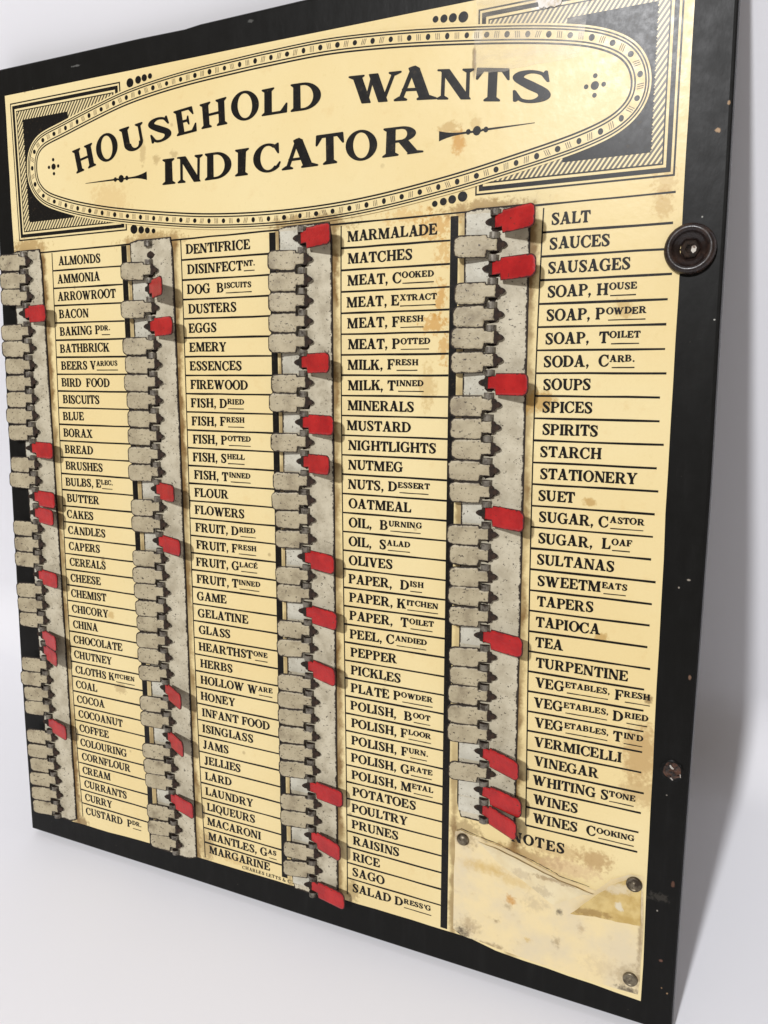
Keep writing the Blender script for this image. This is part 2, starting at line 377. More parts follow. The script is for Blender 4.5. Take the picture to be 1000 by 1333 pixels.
GL = {}
GL['I'] = G(.40).stem(.09)
GL['H'] = G(1.0).stem(.09).stem(.70).bar(.2, .8, .5)
g = GL['L'] = G(.80).stem(.09, br=0).bar(.2, .77, .037); g.p((.78, 0), (.80, .34), (.77, .34), (.58, .06), (.5, 0))
g = GL['E'] = G(.83).stem(.09, br=0, tr=0).bar(.2, .78, .037).bar(.2, .75, .963).bar(.2, .55, .51)
g.p((.80, 0), (.83, .32), (.80, .32), (.62, .06), (.5, 0)).p((.76, 1), (.78, .70), (.75, .70), (.6, .94), (.5, 1)).p((.53, .34), (.56, .34), (.56, .68), (.53, .68), (.48, .54), (.48, .48))
g = GL['F'] = G(.77).stem(.09, tr=0).bar(.2, .74, .963).bar(.2, .55, .50)
g.p((.75, 1), (.77, .69), (.74, .69), (.6, .94), (.5, 1)).p((.53, .33), (.56, .33), (.56, .67), (.53, .67), (.48, .53), (.48, .47))
g = GL['T'] = G(.86).stem(.325, t=False, bl=.1, br=.1).bar(.04, .82, .955, .09)
g.p((.02, 1), (0, .66), (.035, .66), (.2, .92), (.3, 1)).p((.84, 1), (.86, .66), (.825, .66), (.66, .92), (.56, 1))
g = GL['N'] = G(.98).stem(.12, .075, t=False, bl=.11, br=.11).diag(.66, 0, .06, 1, .26).stem(.80, .07, y0=0, b=False, tl=.11, tr=.11)
g.p((0, 1), (.2, 1), (.2, .95), (0, .96)).p((.66, 0), (.87, 0), (.87, .2))
g = GL['M'] = G(1.22).stem(.11, .075, t=False, bl=.1, br=.1).diag(.50, .0, .08, 1, .25).diag(.53, 0, .87, 1, .07).stem(.90, .215, br=.09, tl=0, tr=.09)
g.p((0, 1), (.2, 1), (.2, .95), (0, .96))
g = GL['A'] = G(1.0).diag(.10, 0, .42, 1, .085).diag(.62, 0, .36, 1, .24).bar(.2, .75, .33, .07)
g.serif(0, .30, 0, 1, .11, .19).serif(.55, 1.0, 0, 1, .64, .85); g.p((.36, 1), (.62, .98), (.52, 1.06), (.44, 1.04))
g = GL['V'] = G(.98).diag(.40, 0, .10, 1, .24).diag(.47, 0, .77, 1, .08).serif(0, .44, 1, -1, .12, .32).serif(.68, .98, 1, -1, .78, .85)
g = GL['W'] = G(1.42).diag(.34, 0, .10, 1, .235).diag(.42, 0, .63, .98, .07).diag(.80, 0, .56, 1, .235).diag(.88, 0, 1.2, 1, .075)
g.serif(0, .42, 1, -1, .12, .31).serif(1.10, 1.42, 1, -1, 1.2, 1.27)
g = GL['X'] = G(.96).diag(.62, 0, .10, 1, .25).diag(.12, 0, .74, 1, .08).serif(0, .32, 0, 1, .13, .22).serif(.54, .96, 0, 1, .64, .85).serif(.02, .43, 1, -1, .12, .33).serif(.64, .93, 1, -1, .74, .82)
g = GL['Y'] = G(.94).stem(.37, W, 0, .48, t=False).diag(.36, .42, .09, 1, .24).diag(.50, .42, .75, 1, .08).serif(0, .42, 1, -1, .1, .32).serif(.66, .94, 1, -1, .76, .83)
g = GL['K'] = G(1.0).stem(.09).diag(.28, .40, .72, 1, .09).diag(.66, 0, .40, .62, .25).serif(.58, 1.0, 0, 1, .68, .89).serif(.62, .92, 1, -1, .73, .81)
g = GL['Z'] = G(.84).diag(.02, .02, .54, .98, .27).bar(.03, .82, .037).bar(.05, .81, .963).p((.81, 0), (.84, .34), (.8, .34), (.55, 0)).p((.05, 1), (.03, .68), (.07, .68), (.3, 1))
GL['O'] = G(1.0).ring(.5, .5, .5, .53, .22, .065)
GL['Q'] = G(1.0).ring(.5, .5, .5, .53, .22, .065).p((.45, .08), (.62, .12), (.9, -.2), (.72, -.22))
g = GL['C'] = G(.92).ring(.5, .5, .5, .53, .22, .065, 52, 316); g.p((.83, 1.02), (.86, 1.02), (.86, .64), (.83, .64), (.72, .86), (.72, .95)).p((.83, .10), (.91, .30), (.88, .32), (.75, .15))
g = GL['G'] = G(1.02).ring(.5, .5, .5, .53, .22, .065, 52, 312).stem(.70, .2, .03, .46, b=False, tl=.1, tr=.1); g.p((.83, 1.02), (.86, 1.02), (.86, .64), (.83, .64), (.72, .86), (.72, .95))
GL['D'] = G(.98).stem(.09, br=0, tr=0).ring(.40, .5, .57, .5, .225, .065, -90, 90).bar(.25, .42, .0325, .065).bar(.25, .42, .9675, .065)
g = GL['P'] = G(.82).stem(.09, tr=0).ring(.44, .73, .37, .27, .2, .06, -90, 90).bar(.25, .46, .97, .06).bar(.25, .46, .49, .06)
g = GL['R'] = G(1.0).stem(.09, tr=0).ring(.46, .735, .37, .265, .2, .06, -90, 90).bar(.25, .48, .97, .06).bar(.25, .48, .50, .06).diag(.66, 0, .38, .52, .24).p((.62, 0), (1.0, 0), (1.0, .04), (.86, .08), (.66, .12))
GL['B'] = G(.90).stem(.09, br=0, tr=0).ring(.45, .755, .34, .245, .19, .055, -90, 90).ring(.47, .265, .40, .265, .21, .06, -90, 90).bar(.25, .48, .972, .056).bar(.25, .48, .515, .06).bar(.25, .48, .03, .06)
g = GL['S'] = G(.76).spine([(.66, .80, .06), (.55, .93, .075), (.36, .975, .085), (.18, .89, .16), (.155, .74, .19), (.37, .53, .23), (.59, .33, .21), (.60, .15, .18), (.42, .02, .09), (.22, .04, .08), (.09, .22, .06)])
g.p((.64, 1.0), (.67, 1.0), (.70, .66), (.67, .66), (.58, .86)).p((.06, .36), (.09, .36), (.19, .12), (.11, 0), (.07, 0))
g = GL['U'] = G(.96).stem(.09, W, .26, 1, b=False).stem(.75, .085, .24, 1, b=False, tl=.1, tr=.1).ring(.4625, .29, .3725, .31, .20, .08, 180, 360, icx=.06)
g = GL['J'] = G(.60).stem(.24, W, .1, 1, b=False).spine([(.35, .2, .2), (.31, -.0, .16), (.17, -.08, .09), (.08, .0, .12), (.09, .1, .13)])
g = GL['&'] = G(1.05).spine([(.98, .5, .06), (.8, .25, .1), (.6, .06, .12), (.35, .02, .12), (.14, .2, .18), (.28, .48, .12), (.52, .68, .1), (.52, .88, .12), (.38, .96, .07), (.27, .82, .13), (.42, .55, .18), (.72, .15, .2), (1.0, .03, .1)])
GL['.'] = G(.30).ring(.15, .09, .1, .1, .099, .099, n=14)
GL[','] = G(.30).ring(.15, .09, .1, .1, .099, .099, n=14).p((.25, .08), (.1, -.2), (.07, -.17), (.14, .02))
GL["'"] = G(.24).p((.05, 1.02), (.2, 1.02), (.15, .68), (.1, .68))
g = GL['e'] = G(.83); g.q = list(GL['E'].q); g.p((.36, 1.1), (.46, 1.06), (.66, 1.26), (.54, 1.3))      # E with an acute accent
GT = {}
def glyph(ch, fat=0.0):
    key = (ch, fat)
    if key not in GT:
        vs, fs = [], []
        src = [[(x + dx, y + dy) for x, y in q] for q in GL[ch].q for dx, dy in ([(0, 0)] if not fat else [(fat, 0), (-fat, 0), (0, fat), (0, -fat)])]
        for q in src:
            a = sum(q[i][0] * q[(i + 1) % len(q)][1] - q[(i + 1) % len(q)][0] * q[i][1] for i in range(len(q)))
            if abs(a) < 1e-7: continue
            if a < 0: q = q[::-1]
            k = len(vs); vs += [Vector(p) for p in q]; fs.append(list(range(k, k + len(q))))
        r = delaunay_2d_cdt(vs, [], fs, 1, 1e-5)
        GT[key] = ([(p[0], p[1]) for p in r[0]], [list(f) for f, o in zip(r[2], r[5]) if len(o)])
    return GT[key]

class Text:
    def __init__(s): s.v = []; s.f = []; s.q = Sheet()
    def put(s, ch, fn, d, fat=0.0):
        vs, fs = glyph(ch, fat); k = len(s.v)
        s.v += [P(*fn(x, y), d) for x, y in vs]
        s.f += [[k + i for i in f] for f in fs]
    def build(s, name, parent):
        k = len(s.v)
        return mesh_obj(name, s.v + s.q.v, s.f + [[k + i for i in f] for f in s.q.f], m_ink, parent)

def width(txt, sx, track):
    return sum((.42 if c == ' ' else GL[c].w + track) * sx for c in txt)

def run(T, txt, x, y, h, sx, track, d, tilt=0.0):
    for c in txt:
        if c == ' ': x += .42 * sx * h; continue
        jx, jy, jr = random.uniform(-.012, .012), random.uniform(-.012, .012), random.uniform(-.014, .014)
        T.put(c, lambda a, b, x=x: (x + jx + (a * sx + b * jr) * h, y + jy + tilt * (x + a * sx * h) - (b + a * jr) * h), d, .030 if h > .4 else .045 if h > .22 else .02)
        x += (GL[c].w + track) * sx * h
    return x

# ------------------------------------------------------------------ the setting: a white sweep
wall_y = (48.5 * math.sin(LEAN) + THICK * math.cos(LEAN)) * S + 0.004
prof = [(-1.4, 0.0), (-0.3, 0.0)]
rad = 0.035
prof += [(wall_y - rad + rad * math.sin(a), rad - rad * math.cos(a)) for a in [math.radians(6 * i) for i in range(16)]]
prof += [(wall_y, 0.3), (wall_y, 1.1)]
xs = [-1.6, -.5, 0, .5, 1.6]
vv = [(x, y, z) for (y, z) in prof for x in xs]; ff = []
for i in range(len(prof) - 1):
    for j in range(len(xs) - 1):
        a = i * len(xs) + j; ff.append([a, a + 1, a + 1 + len(xs), a + len(xs)])
o = mesh_obj('backdrop', vv, ff, m_sweep, smooth=True); o['kind'] = 'structure'
o['label'] = 'seamless white paper floor and wall behind the board'

# ------------------------------------------------------------------ the board
root = bpy.data.objects.new('indicator_board', None); C.objects.link(root)
root.empty_display_size = 0.02
root.matrix_world = ROOT_M
root['label'] = 'black framed household shopping list board with rows of grey and red flip tabs'
root['category'] = 'list board'

def edge_pts():
    left = [(-3.75, -10.62), (-3.9, -5.0), (-4.16, 2.28), (-4.42, 10.0), (-4.6, 17.4), (-4.78, 24.0), (-4.88, 29.8), (-4.9, 37.86)]
    bottom = [(2, 37.86), (8.8, 37.84), (16, 37.88), (22, 37.88), (30, 37.88), (36.95, 37.86)]
    right = [(37.0, 28), (37.06, 20), (37.1, 12), (37.04, 5), (37.02, -.4), (36.95, -7.1), (36.9, -10.6)]
    top = [(28, -10.64), (17.4, -10.65), (11.5, -10.62), (10.5, -10.55), (7.5, -10.6), (2, -10.6)]
    return left + bottom + right + top
bm = bmesh.new()
pts = edge_pts()
fr = [bm.verts.new(P(x, y, 0.0)) for x, y in pts]
f = bm.faces.new(fr)
r = bmesh.ops.extrude_face_region(bm, geom=[f])
for e in r['geom']:
    if isinstance(e, bmesh.types.BMVert): e.co.y += THICK * S
bmesh.ops.recalc_face_normals(bm, faces=bm.faces)
rim_e = [e for e in bm.edges if all(abs(v.co.y) < 1e-7 for v in e.verts) and len(e.link_faces) == 2]
bmesh.ops.bevel(bm, geom=rim_e, offset=0.16 * S, segments=3, affect='EDGES', profile=0.6)
me = bpy.data.meshes.new('backing_panel'); bm.to_mesh(me); bm.free(); me.materials.append(m_board)
panel = bpy.data.objects.new('backing_panel', me); C.objects.link(panel); panel.parent = root

# printed paper label ------------------------------------------------
DP = 0.03
def wav(a, b, n, amp):
    out = []
    for i in range(n):
        f = i / n; out.append((a[0] + (b[0] - a[0]) * f + random.uniform(-amp, amp), a[1] + (b[1] - a[1]) * f + random.uniform(-amp, amp)))
    return out
outline = wav((-2.62, -9.1), (-2.75, 0), 8, .015) + wav((-2.75, 0), (-2.95, 36.3), 14, .02) + wav((-2.95, 36.33), (3.2, 36.33), 6, .03) + \
    wav((3.6, 36.25), (12.1, 36.14), 8, .03) + wav((12.1, 36.14), (17.0, 36.12), 5, .015) + wav((17.2, 36.0), (27.9, 36.0), 10, .02) + [(28.0, 36.22), (28.3, 36.28)] + wav((28.6, 36.3), (35.52, 36.57), 6, .02) + \
    wav((35.52, 36.57), (35.36, 13), 12, .02) + wav((35.36, 13), (35.34, -9.02), 12, .012) + wav((35.34, -9.02), (-2.62, -9.1), 16, .01)
sh = Sheet(); sh.poly(outline, DP)
paper = sh.build('paper_label', m_paper, root)
paper['label'] = 'aged cream printed paper with stains'
D1, D2, D3, D4, D5 = (DP + .006 * i for i in range(1, 6))

# corner frames
for (xo, xi, ybk, side) in ((-2.24, 6.12, 2.25, 1), (34.96, 26.44, 30.35, -1)):
    s_ = Sheet()
    yt, yb = -8.62, -.9
    def box(inset, d, mi, inner_x=None):
        a = xo + side * inset; b = (xi - side * inset) if inner_x is None else inner_x
        s_.rect(min(a, b), yt + inset, max(a, b), yb - inset, d, mi)
    box(0, D1, 0); box(.075, D2, 1); box(.17, D3, 0); box(.36, D4, 1); box(.47, D4 + .006, 0); box(.53, D4 + .012, 2)
    a, b = xo + side * 1.0, ybk
    s_.rect(min(a, b), yt + 1.02, max(a, b), yb - 1.0, D4 + .018, 0)
    # deckled inner edge of the black field
    n = 44
    for i in range(n):
        y = yt + 1.05 + (yb - yt - 2.1) * i / n
        s_.poly([(a, y), (a - side * .06, y + .06), (a, y + .12)], D4 + .0185, 0)
    s_.build('corner_ornament', [m_ink, m_paper, m_diag], paper)

# oval border
raw = [(-1.11, -4.9), (-.93, -5.78), (-.45, -6.36), (.2, -6.69), (1.65, -7.02), (3.66, -7.5), (6.12, -8.03), (8.33, -8.32), (10.92, -8.52), (14.16, -8.64), (15.62, -8.67), (18.85, -8.68), (21.87, -8.48), (24.71, -8.17), (28.24, -7.68), (30.6, -7.25), (31.98, -6.85), (33.07, -6.25), (33.62, -5.52), (33.82, -4.75), (33.72, -3.98), (33.32, -3.37), (32.63, -2.86), (31.75, -2.52), (30.58, -2.2), (28.41, -1.75), (25.6, -1.22), (21.89, -.7), (18.76, -.46), (15.41, -.42), (12.07, -.58), (9.29, -.87), (5.82, -1.36), (3.58, -1.78), (1.85, -2.2), (.08, -2.8), (-.67, -3.4), (-1.04, -4.04)]
def catmull(pts, n):
    out = []; m = len(pts)
    for i in range(m):
        p0, p1, p2, p3 = pts[i - 1], pts[i], pts[(i + 1) % m], pts[(i + 2) % m]
        for k in range(n):
            u = k / n
            out.append(tuple(.5 * (2 * b + (c - a) * u + (2 * a - 5 * b + 4 * c - d) * u * u + (3 * b - a - 3 * c + d) * u ** 3) for a, b, c, d in zip(p0, p1, p2, p3)))
    return out
def resample(pts, n):
    m = len(pts); L = [0]
    for i in range(m): L.append(L[-1] + math.dist(pts[i], pts[(i + 1) % m]))
    out = []; j = 0
    for k in range(n):
        t_ = L[-1] * k / n
        while L[j + 1] < t_: j += 1
        u = (t_ - L[j]) / ((L[j + 1] - L[j]) or 1); a, b = pts[j], pts[(j + 1) % m]
        out.append((a[0] + (b[0] - a[0]) * u, a[1] + (b[1] - a[1]) * u))
    return out, L[-1]
ov, per = resample(catmull(raw, 10), 360)
for _ in range(6): ov = [tuple((ov[i - 1][k] + 2 * ov[i][k] + ov[(i + 1) % 360][k]) / 4 for k in (0, 1)) for i in range(360)]
nor = []
for i in range(360):
    a, b = ov[i - 1], ov[(i + 1) % 360]; dx, dy = b[0] - a[0], b[1] - a[1]; l = math.hypot(dx, dy)
    nor.append((-dy / l, dx / l))
if (ov[0][0] + nor[0][0]) < ov[0][0]: nor = [(-a, -b) for a, b in nor]
def inset(o): return [(p[0] + n_[0] * o, p[1] + n_[1] * o) for p, n_ in zip(ov, nor)]
s_ = Sheet(); DO = D5 + .02
rings = [(-.075, 0.0, 1), (0, .062, 0), (.062, .11, 1), (.11, .175, 0), (.175, .535, 1), (.535, .60, 0), (.60, .665, 1), (.665, .745, 0)]
for a, b, mi in rings: s_.band(inset(a), inset(b), DO, mi)
s_.poly(inset(.745), DO, 1)
mid = inset(.352); nd = int(per / .95)
cent, _ = resample(mid, nd * 2)
for i, (x, y) in enumerate(cent):
    a, b = cent[i - 1], cent[(i + 1) % len(cent)]; dx, dy = b[0] - a[0], b[1] - a[1]; l = math.hypot(dx, dy); tx, ty = dx / l, dy / l
    if i % 2 == 0: s_.disc(x, y, .115 * random.uniform(.9, 1.1), .125 * random.uniform(.9, 1.1), DO + .005, 0, 12)
    else:
        tilt = random.uniform(-.04, .04)
        for k in (-1, 0, 1):
            c = (x + tx * k * .085, y + ty * k * .085)
            s_.line((c[0] - ty * .13 + tx * tilt, c[1] + tx * .13 + ty * tilt), (c[0] + ty * .13 - tx * tilt, c[1] - tx * .13 - ty * tilt), .036, DO + .005, 2)
s_.build('oval_border', [m_ink, m_paper, m_hatch], paper)

# small ornaments
for (xs_, ys_, rs_) in (((6.81, 7.38, 7.8, 8.19), (-8.46, -8.53, -8.57, -8.60), (.24, .2, .18, .14)), ((24.43, 24.83, 25.25, 25.74), (-8.58, -8.54, -8.5, -8.45), (.14, .17, .19, .23)),
                        ((24.49, 24.91, 25.34, 25.84), (-.72, -.78, -.84, -.92), (.14, .17, .19, .23)), ((6.62, 7.13, 7.56, 7.99), (-.93, -.86, -.8, -.74), (.25, .2, .17, .13))):
    s_ = Sheet()
    for x, y, r_ in zip(xs_, ys_, rs_): s_.disc(x, y, r_, r_ * .98, D2, 0)
    s_.build('dot_row', m_ink, paper)
for cx in (.95, 31.6):
    s_ = Sheet(); s_.disc(cx, -4.79, .17, .17, DO + .006)
    for dx, dy in ((0, -.38), (0, .38), (-.36, 0), (.36, 0)): s_.disc(cx + dx, -4.79 + dy, .095, .095, DO + .006)
    s_.build('dotted_cross', m_ink, paper)
for x0, sg in ((3.31, 1), (29.1, -1)):
    Z = DO + .006; s_ = Sheet()
    s_.poly([(x0, -3.66), (x0, -3.63), (x0 + sg * 2.4, -3.59), (x0 + sg * 2.4, -3.69)], Z)
    for dx, r_ in ((2.2, .12), (2.62, .20), (3.02, .12)): s_.disc(x0 + sg * dx, -3.64, r_ * .95, r_, Z + .004)
    e = [(2.4, .045), (3.4, .045), (3.75, .07), (4.05, .12), (4.25, .17), (4.42, .22)]
    for (a, b), (c, d_) in zip(e[:-1], e[1:]): s_.poly([(x0 + sg * a, -3.62 - b), (x0 + sg * c, -3.62 - d_), (x0 + sg * c, -3.62 + d_), (x0 + sg * a, -3.62 + b)], Z)
    s_.build('pointer_ornament', m_ink, paper)

# title
TITLE = [('H', [(2.698, -4.245), (4.151, -4.539), (3.932, -5.732), (2.458, -5.459)]), ('O', [(4.315, -4.551), (5.836, -4.766), (5.694, -6.187), (4.176, -5.994)]),
('U', [(6.201, -4.92), (7.782, -5.133), (7.568, -6.366), (5.969, -6.175)]), ('S', [(8.164, -5.174), (9.534, -5.307), (9.319, -6.504), (7.95, -6.402)]),
('E', [(9.886, -5.39), (11.19, -5.493), (10.995, -6.728), (9.709, -6.611)]), ('H', [(11.494, -5.547), (13.077, -5.6), (13.06, -6.872), (11.423, -6.728)]),
('O', [(13.42, -5.613), (15.047, -5.644), (14.963, -7.007), (13.325, -6.995)]), ('L', [(15.204, -5.699), (16.671, -5.694), (16.663, -6.936), (15.236, -6.901)]),
('D', [(16.888, -5.679), (18.587, -5.643), (18.522, -6.868), (16.912, -6.913)]), ('W', [(20.128, -5.594), (22.818, -5.405), (22.788, -6.656), (20.098, -6.812)]),
('A', [(22.445, -5.425), (24.528, -5.233), (24.51, -6.651), (22.416, -6.889)]), ('N', [(24.551, -5.21), (26.264, -4.987), (26.282, -6.232), (24.591, -6.446)]),
('T', [(26.395, -4.893), (27.876, -4.684), (27.923, -5.987), (26.42, -6.24)]), ('S', [(28.084, -4.609), (29.732, -4.351), (29.687, -5.66), (28.1, -5.886)]),
('I', [(8.804, -3.048), (9.623, -3.04), (9.614, -4.306), (8.872, -4.316)]), ('N', [(9.808, -3.038), (11.39, -2.992), (11.475, -4.295), (9.84, -4.32)]),
('D', [(11.599, -3.003), (13.273, -3.019), (13.251, -4.293), (11.652, -4.298)]), ('I', [(13.512, -3.011), (14.249, -3.012), (14.353, -4.28), (13.554, -4.274)]),
('C', [(14.641, -3.002), (16.244, -3.015), (16.211, -4.338), (14.634, -4.373)]), ('A', [(16.325, -3.018), (18.359, -3.027), (18.291, -4.415), (16.275, -4.402)]),
('T', [(18.272, -3.029), (19.801, -3.051), (19.786, -4.39), (18.265, -4.397)]), ('O', [(19.943, -3.015), (21.587, -2.998), (21.507, -4.339), (19.893, -4.383)]),
('R', [(21.859, -3.016), (23.897, -3.036), (23.84, -4.233), (21.921, -4.275)])]
T = Text()
for ch, (bl, br, tr, tl) in TITLE:
    vs, _ = glyph(ch); w = GL[ch].w
    lo = min(y for x, y in vs); hi = max(y for x, y in vs); xa = min(x for x, y in vs); xb = max(x for x, y in vs)
    if ch not in 'OCSA': lo, hi = 0, 1
    if ch == 'A': lo = 0
    def fn(a, b):
        u, v_ = (a - xa) / (xb - xa), (b - lo) / (hi - lo)
        return tuple((bl[k] * (1 - u) + br[k] * u) * (1 - v_) + (tl[k] * (1 - u) + tr[k] * u) * v_ for k in (0, 1))
    T.put(ch, fn, DO + .012, .014)
T.build('title_lettering', paper)

# the four lists; {..} marks the small raised letters that are underlined
LISTS = [
 ['ALMONDS', 'AMMONIA', 'ARROWROOT', 'BACON', 'BAKING P{DR.}', 'BATHBRICK', 'BEERS V{ARIOUS}', 'BIRD  FOOD', 'BISCUITS', 'BLUE', 'BORAX', 'BREAD', 'BRUSHES', 'BULBS, E{LEC.}', 'BUTTER', 'CAKES', 'CANDLES', 'CAPERS', 'CEREALS', 'CHEESE', 'CHEMIST', 'CHICORY', 'CHINA', 'CHOCOLATE', 'CHUTNEY', 'CLOTHS K{ITCHEN}', 'COAL', 'COCOA', 'COCOANUT', 'COFFEE', 'COLOURING', 'CORNFLOUR', 'CREAM', 'CURRANTS', 'CURRY', 'CUSTARD  P{DR.}'],
 ['DENTIFRICE', 'DISINFECT{NT.}', 'DOG  B{ISCUITS}', 'DUSTERS', 'EGGS', 'EMERY', 'ESSENCES', 'FIREWOOD', 'FISH, D{RIED}', 'FISH, F{RESH}', 'FISH, P{OTTED}', 'FISH, S{HELL}', 'FISH, T{INNED}', 'FLOUR', 'FLOWERS', 'FRUIT, D{RIED}', 'FRUIT, F{RESH}', 'FRUIT, G{LACe}', 'FRUIT, T{INNED}', 'GAME', 'GELATINE', 'GLASS', 'HEARTHST{ONE}', 'HERBS', 'HOLLOW W{ARE}', 'HONEY', 'INFANT FOOD', 'ISINGLASS', 'JAMS', 'JELLIES', 'LARD', 'LAUNDRY', 'LIQUEURS', 'MACARONI', 'MANTLES, G{AS}', 'MARGARINE'],
 ['MARMALADE', 'MATCHES', 'MEAT, C{OOKED}', 'MEAT, E{XTRACT}', 'MEAT, F{RESH}', 'MEAT, P{OTTED}', 'MILK, F{RESH}', 'MILK, T{INNED}', 'MINERALS', 'MUSTARD', 'NIGHTLIGHTS', 'NUTMEG', 'NUTS, D{ESSERT}', 'OATMEAL', 'OIL,  B{URNING}', 'OIL,  S{ALAD}', 'OLIVES', 'PAPER,  D{ISH}', 'PAPER, K{ITCHEN}', 'PAPER,  T{OILET}', 'PEEL, C{ANDIED}', 'PEPPER', 'PICKLES', 'PLATE P{OWDER}', 'POLISH,  B{OOT}', 'POLISH, F{LOOR}', 'POLISH, F{URN.}', 'POLISH, G{RATE}', 'POLISH, M{ETAL}', 'POTATOES', 'POULTRY', 'PRUNES', 'RAISINS', 'RICE', 'SAGO', "SALAD D{RESS'G}"],
 ['SALT', 'SAUCES', 'SAUSAGES', 'SOAP, H{OUSE}', 'SOAP, P{OWDER}', 'SOAP,  T{OILET}', 'SODA,  C{ARB.}', 'SOUPS', 'SPICES', 'SPIRITS', 'STARCH', 'STATIONERY', 'SUET', 'SUGAR, C{ASTOR}', 'SUGAR,  L{OAF}', 'SULTANAS', 'SWEETM{EATS}', 'TAPERS', 'TAPIOCA', 'TEA', 'TURPENTINE', 'VEG{ETABLES,} F{RESH}', 'VEG{ETABLES,} D{RIED}', "VEG{ETABLES,} T{IN'D}", 'VERMICELLI', 'VINEGAR', 'WHITING S{TONE}', 'WINES', 'WINES  C{OOKING}']]
PY = [[-3.379, 4.854, -1.974, .317, -.053], [-6.381, 12.591, -8.267, 2.194, -.146], [-4.872, 9.759, -7.178, 2.016, -.117], [-1.003, 1.591, -1.429, .744, -.107]]
PX = [[1.2, -.709, -.851, .355], [1.073, -1.028, .061, .025], [-.729, 1.343, -.502, 0.], [-.958, 2.123, -1.013, .066]]
def pv(c, t_):
    r_ = 0.
    for a in c: r_ = r_ * t_ + a
    return r_
def rowy(j, k): return k + pv(PY[j], min(k, 35.3) / 35.)
def colx(j, k): return XL[j] + pv(PX[j], min(max(k, 0), 35.3) / 35.)
rl = Sheet(); T = Text()
ENDX = [5.62, 15.43, 25.27, 34.98]
CAP, SM = .475, .27
SXW = [1.0, 1.0, 1.05, 1.0]
MAINW = [.955, 1.015, 1.03, .98]
for j, L in enumerate(LISTS):
    n = len(L)
    for k in range(1, n + (1 if j == 3 else 0)):
        xe = ENDX[j] + (random.uniform(-.15, .15) if j == 3 else 0)
        rl.wline((colx(j, k) + .0, rowy(j, k)), (xe, rowy(j, k) + .02), .098, D1)
    for k in range(n):
        ya, yb = rowy(j, k), (rowy(j, k + 1) if k + 1 < n or j == 3 else rowy(j, k) + 1.0)
        rl.poly([(colx(j, k) - .03, ya), (colx(j, k) + .03, ya), (colx(j, k + 1) + .03, yb), (colx(j, k + 1) - .03, yb)], D1 + .003)
    for k, txt in enumerate(L):
        x = colx(j, k) + (.50 if k == 0 and j == 0 else .34) + random.uniform(-.03, .05); base = (rowy(j, k) + (rowy(j, k + 1) if k + 1 < n else rowy(j, k) + 1.0)) / 2 + CAP / 2 - .01
        tilt = random.uniform(-.006, .006); base -= tilt * x; base -= .1 if (j, k) == (1, 35) else 0
        for part in txt.replace('}', '{').split('{')[0::1]:
            small = ('{' + part + '}') in txt and part != ''
            if not part: continue
            if not small: x = run(T, part, x, base, CAP, MAINW[j], .065, D2, tilt)
            else:
                x0 = x; x = run(T, part, x + .02, base - (CAP - SM) + .0, SM, MAINW[j] * 1.12, .09, D2, tilt)
                ul = base + .045 + tilt * x0
                T.q.wline((x0 + random.uniform(0, .12), ul), (x - random.uniform(0, .1), ul), .05, D2, 0, .3)
T2y = 29.98
run(T, 'NOTES', 28.98, 29.98, .52, 1.0, .16, D2)
run(T, 'CHARLES LETTS & C', 12.66, 36.0, .2, 1.06, .16, D2, 0); run(T, 'O', 16.08, 35.88, .14, 1.0, .1, D2)
T.q.line((16.08, 35.96), (16.24, 35.96), .03, D2)
T.build('list_lettering', paper)
rl.wline((-2.6, -.12), (35.03, -.27), .085, D1)
for x0, y1 in ((5.64, 36.22), (15.44, 35.75), (25.28, 35.9)):
    rl.poly([(x0, -.1), (x0 + .38, -.1), (x0 + .36, y1), (x0 - .02, y1)], D1 + .004)
rl.build('ruled_lines', m_ink, paper)

# clear tape residue at the top right of the print
s_ = Sheet(); s_.poly(wav((26.35, -9.0), (26.3, -5.9), 8, .04) + wav((26.3, -5.9), (31.0, -6.05), 10, .05) + wav((31.0, -6.05), (31.3, -9.0), 8, .06), DO + .02)
tape = s_.build('tape_residue', m_tape, paper); tape['label'] = 'cloudy strip of old clear tape'

t = NT('bare_torn_paper'); v = t.units(); n = t.noise(v, 3.0, 5, .65)
m_bare = t.done(t.mix(t.step(n, .4, .7), (0.86, 0.83, 0.78), (0.66, 0.57, 0.42)), 0.7, 0.3)
s_ = Sheet(); s_.poly(rag_early([(29.05, -8.95), (29.1, -8.2), (29.7, -8.12), (30.1, -8.2), (30.2, -8.95), (29.05, -8.95)], 5, .05), DO + .03)
s_.poly(rag_early([(30.6, -8.95), (30.5, -8.5), (31.1, -8.25), (31.5, -8.5), (31.4, -8.95), (30.6, -8.95)], 5, .05), DO + .03)
o = s_.build('torn_patch', m_bare, paper); o['label'] = 'white torn patch at the top edge of the print'

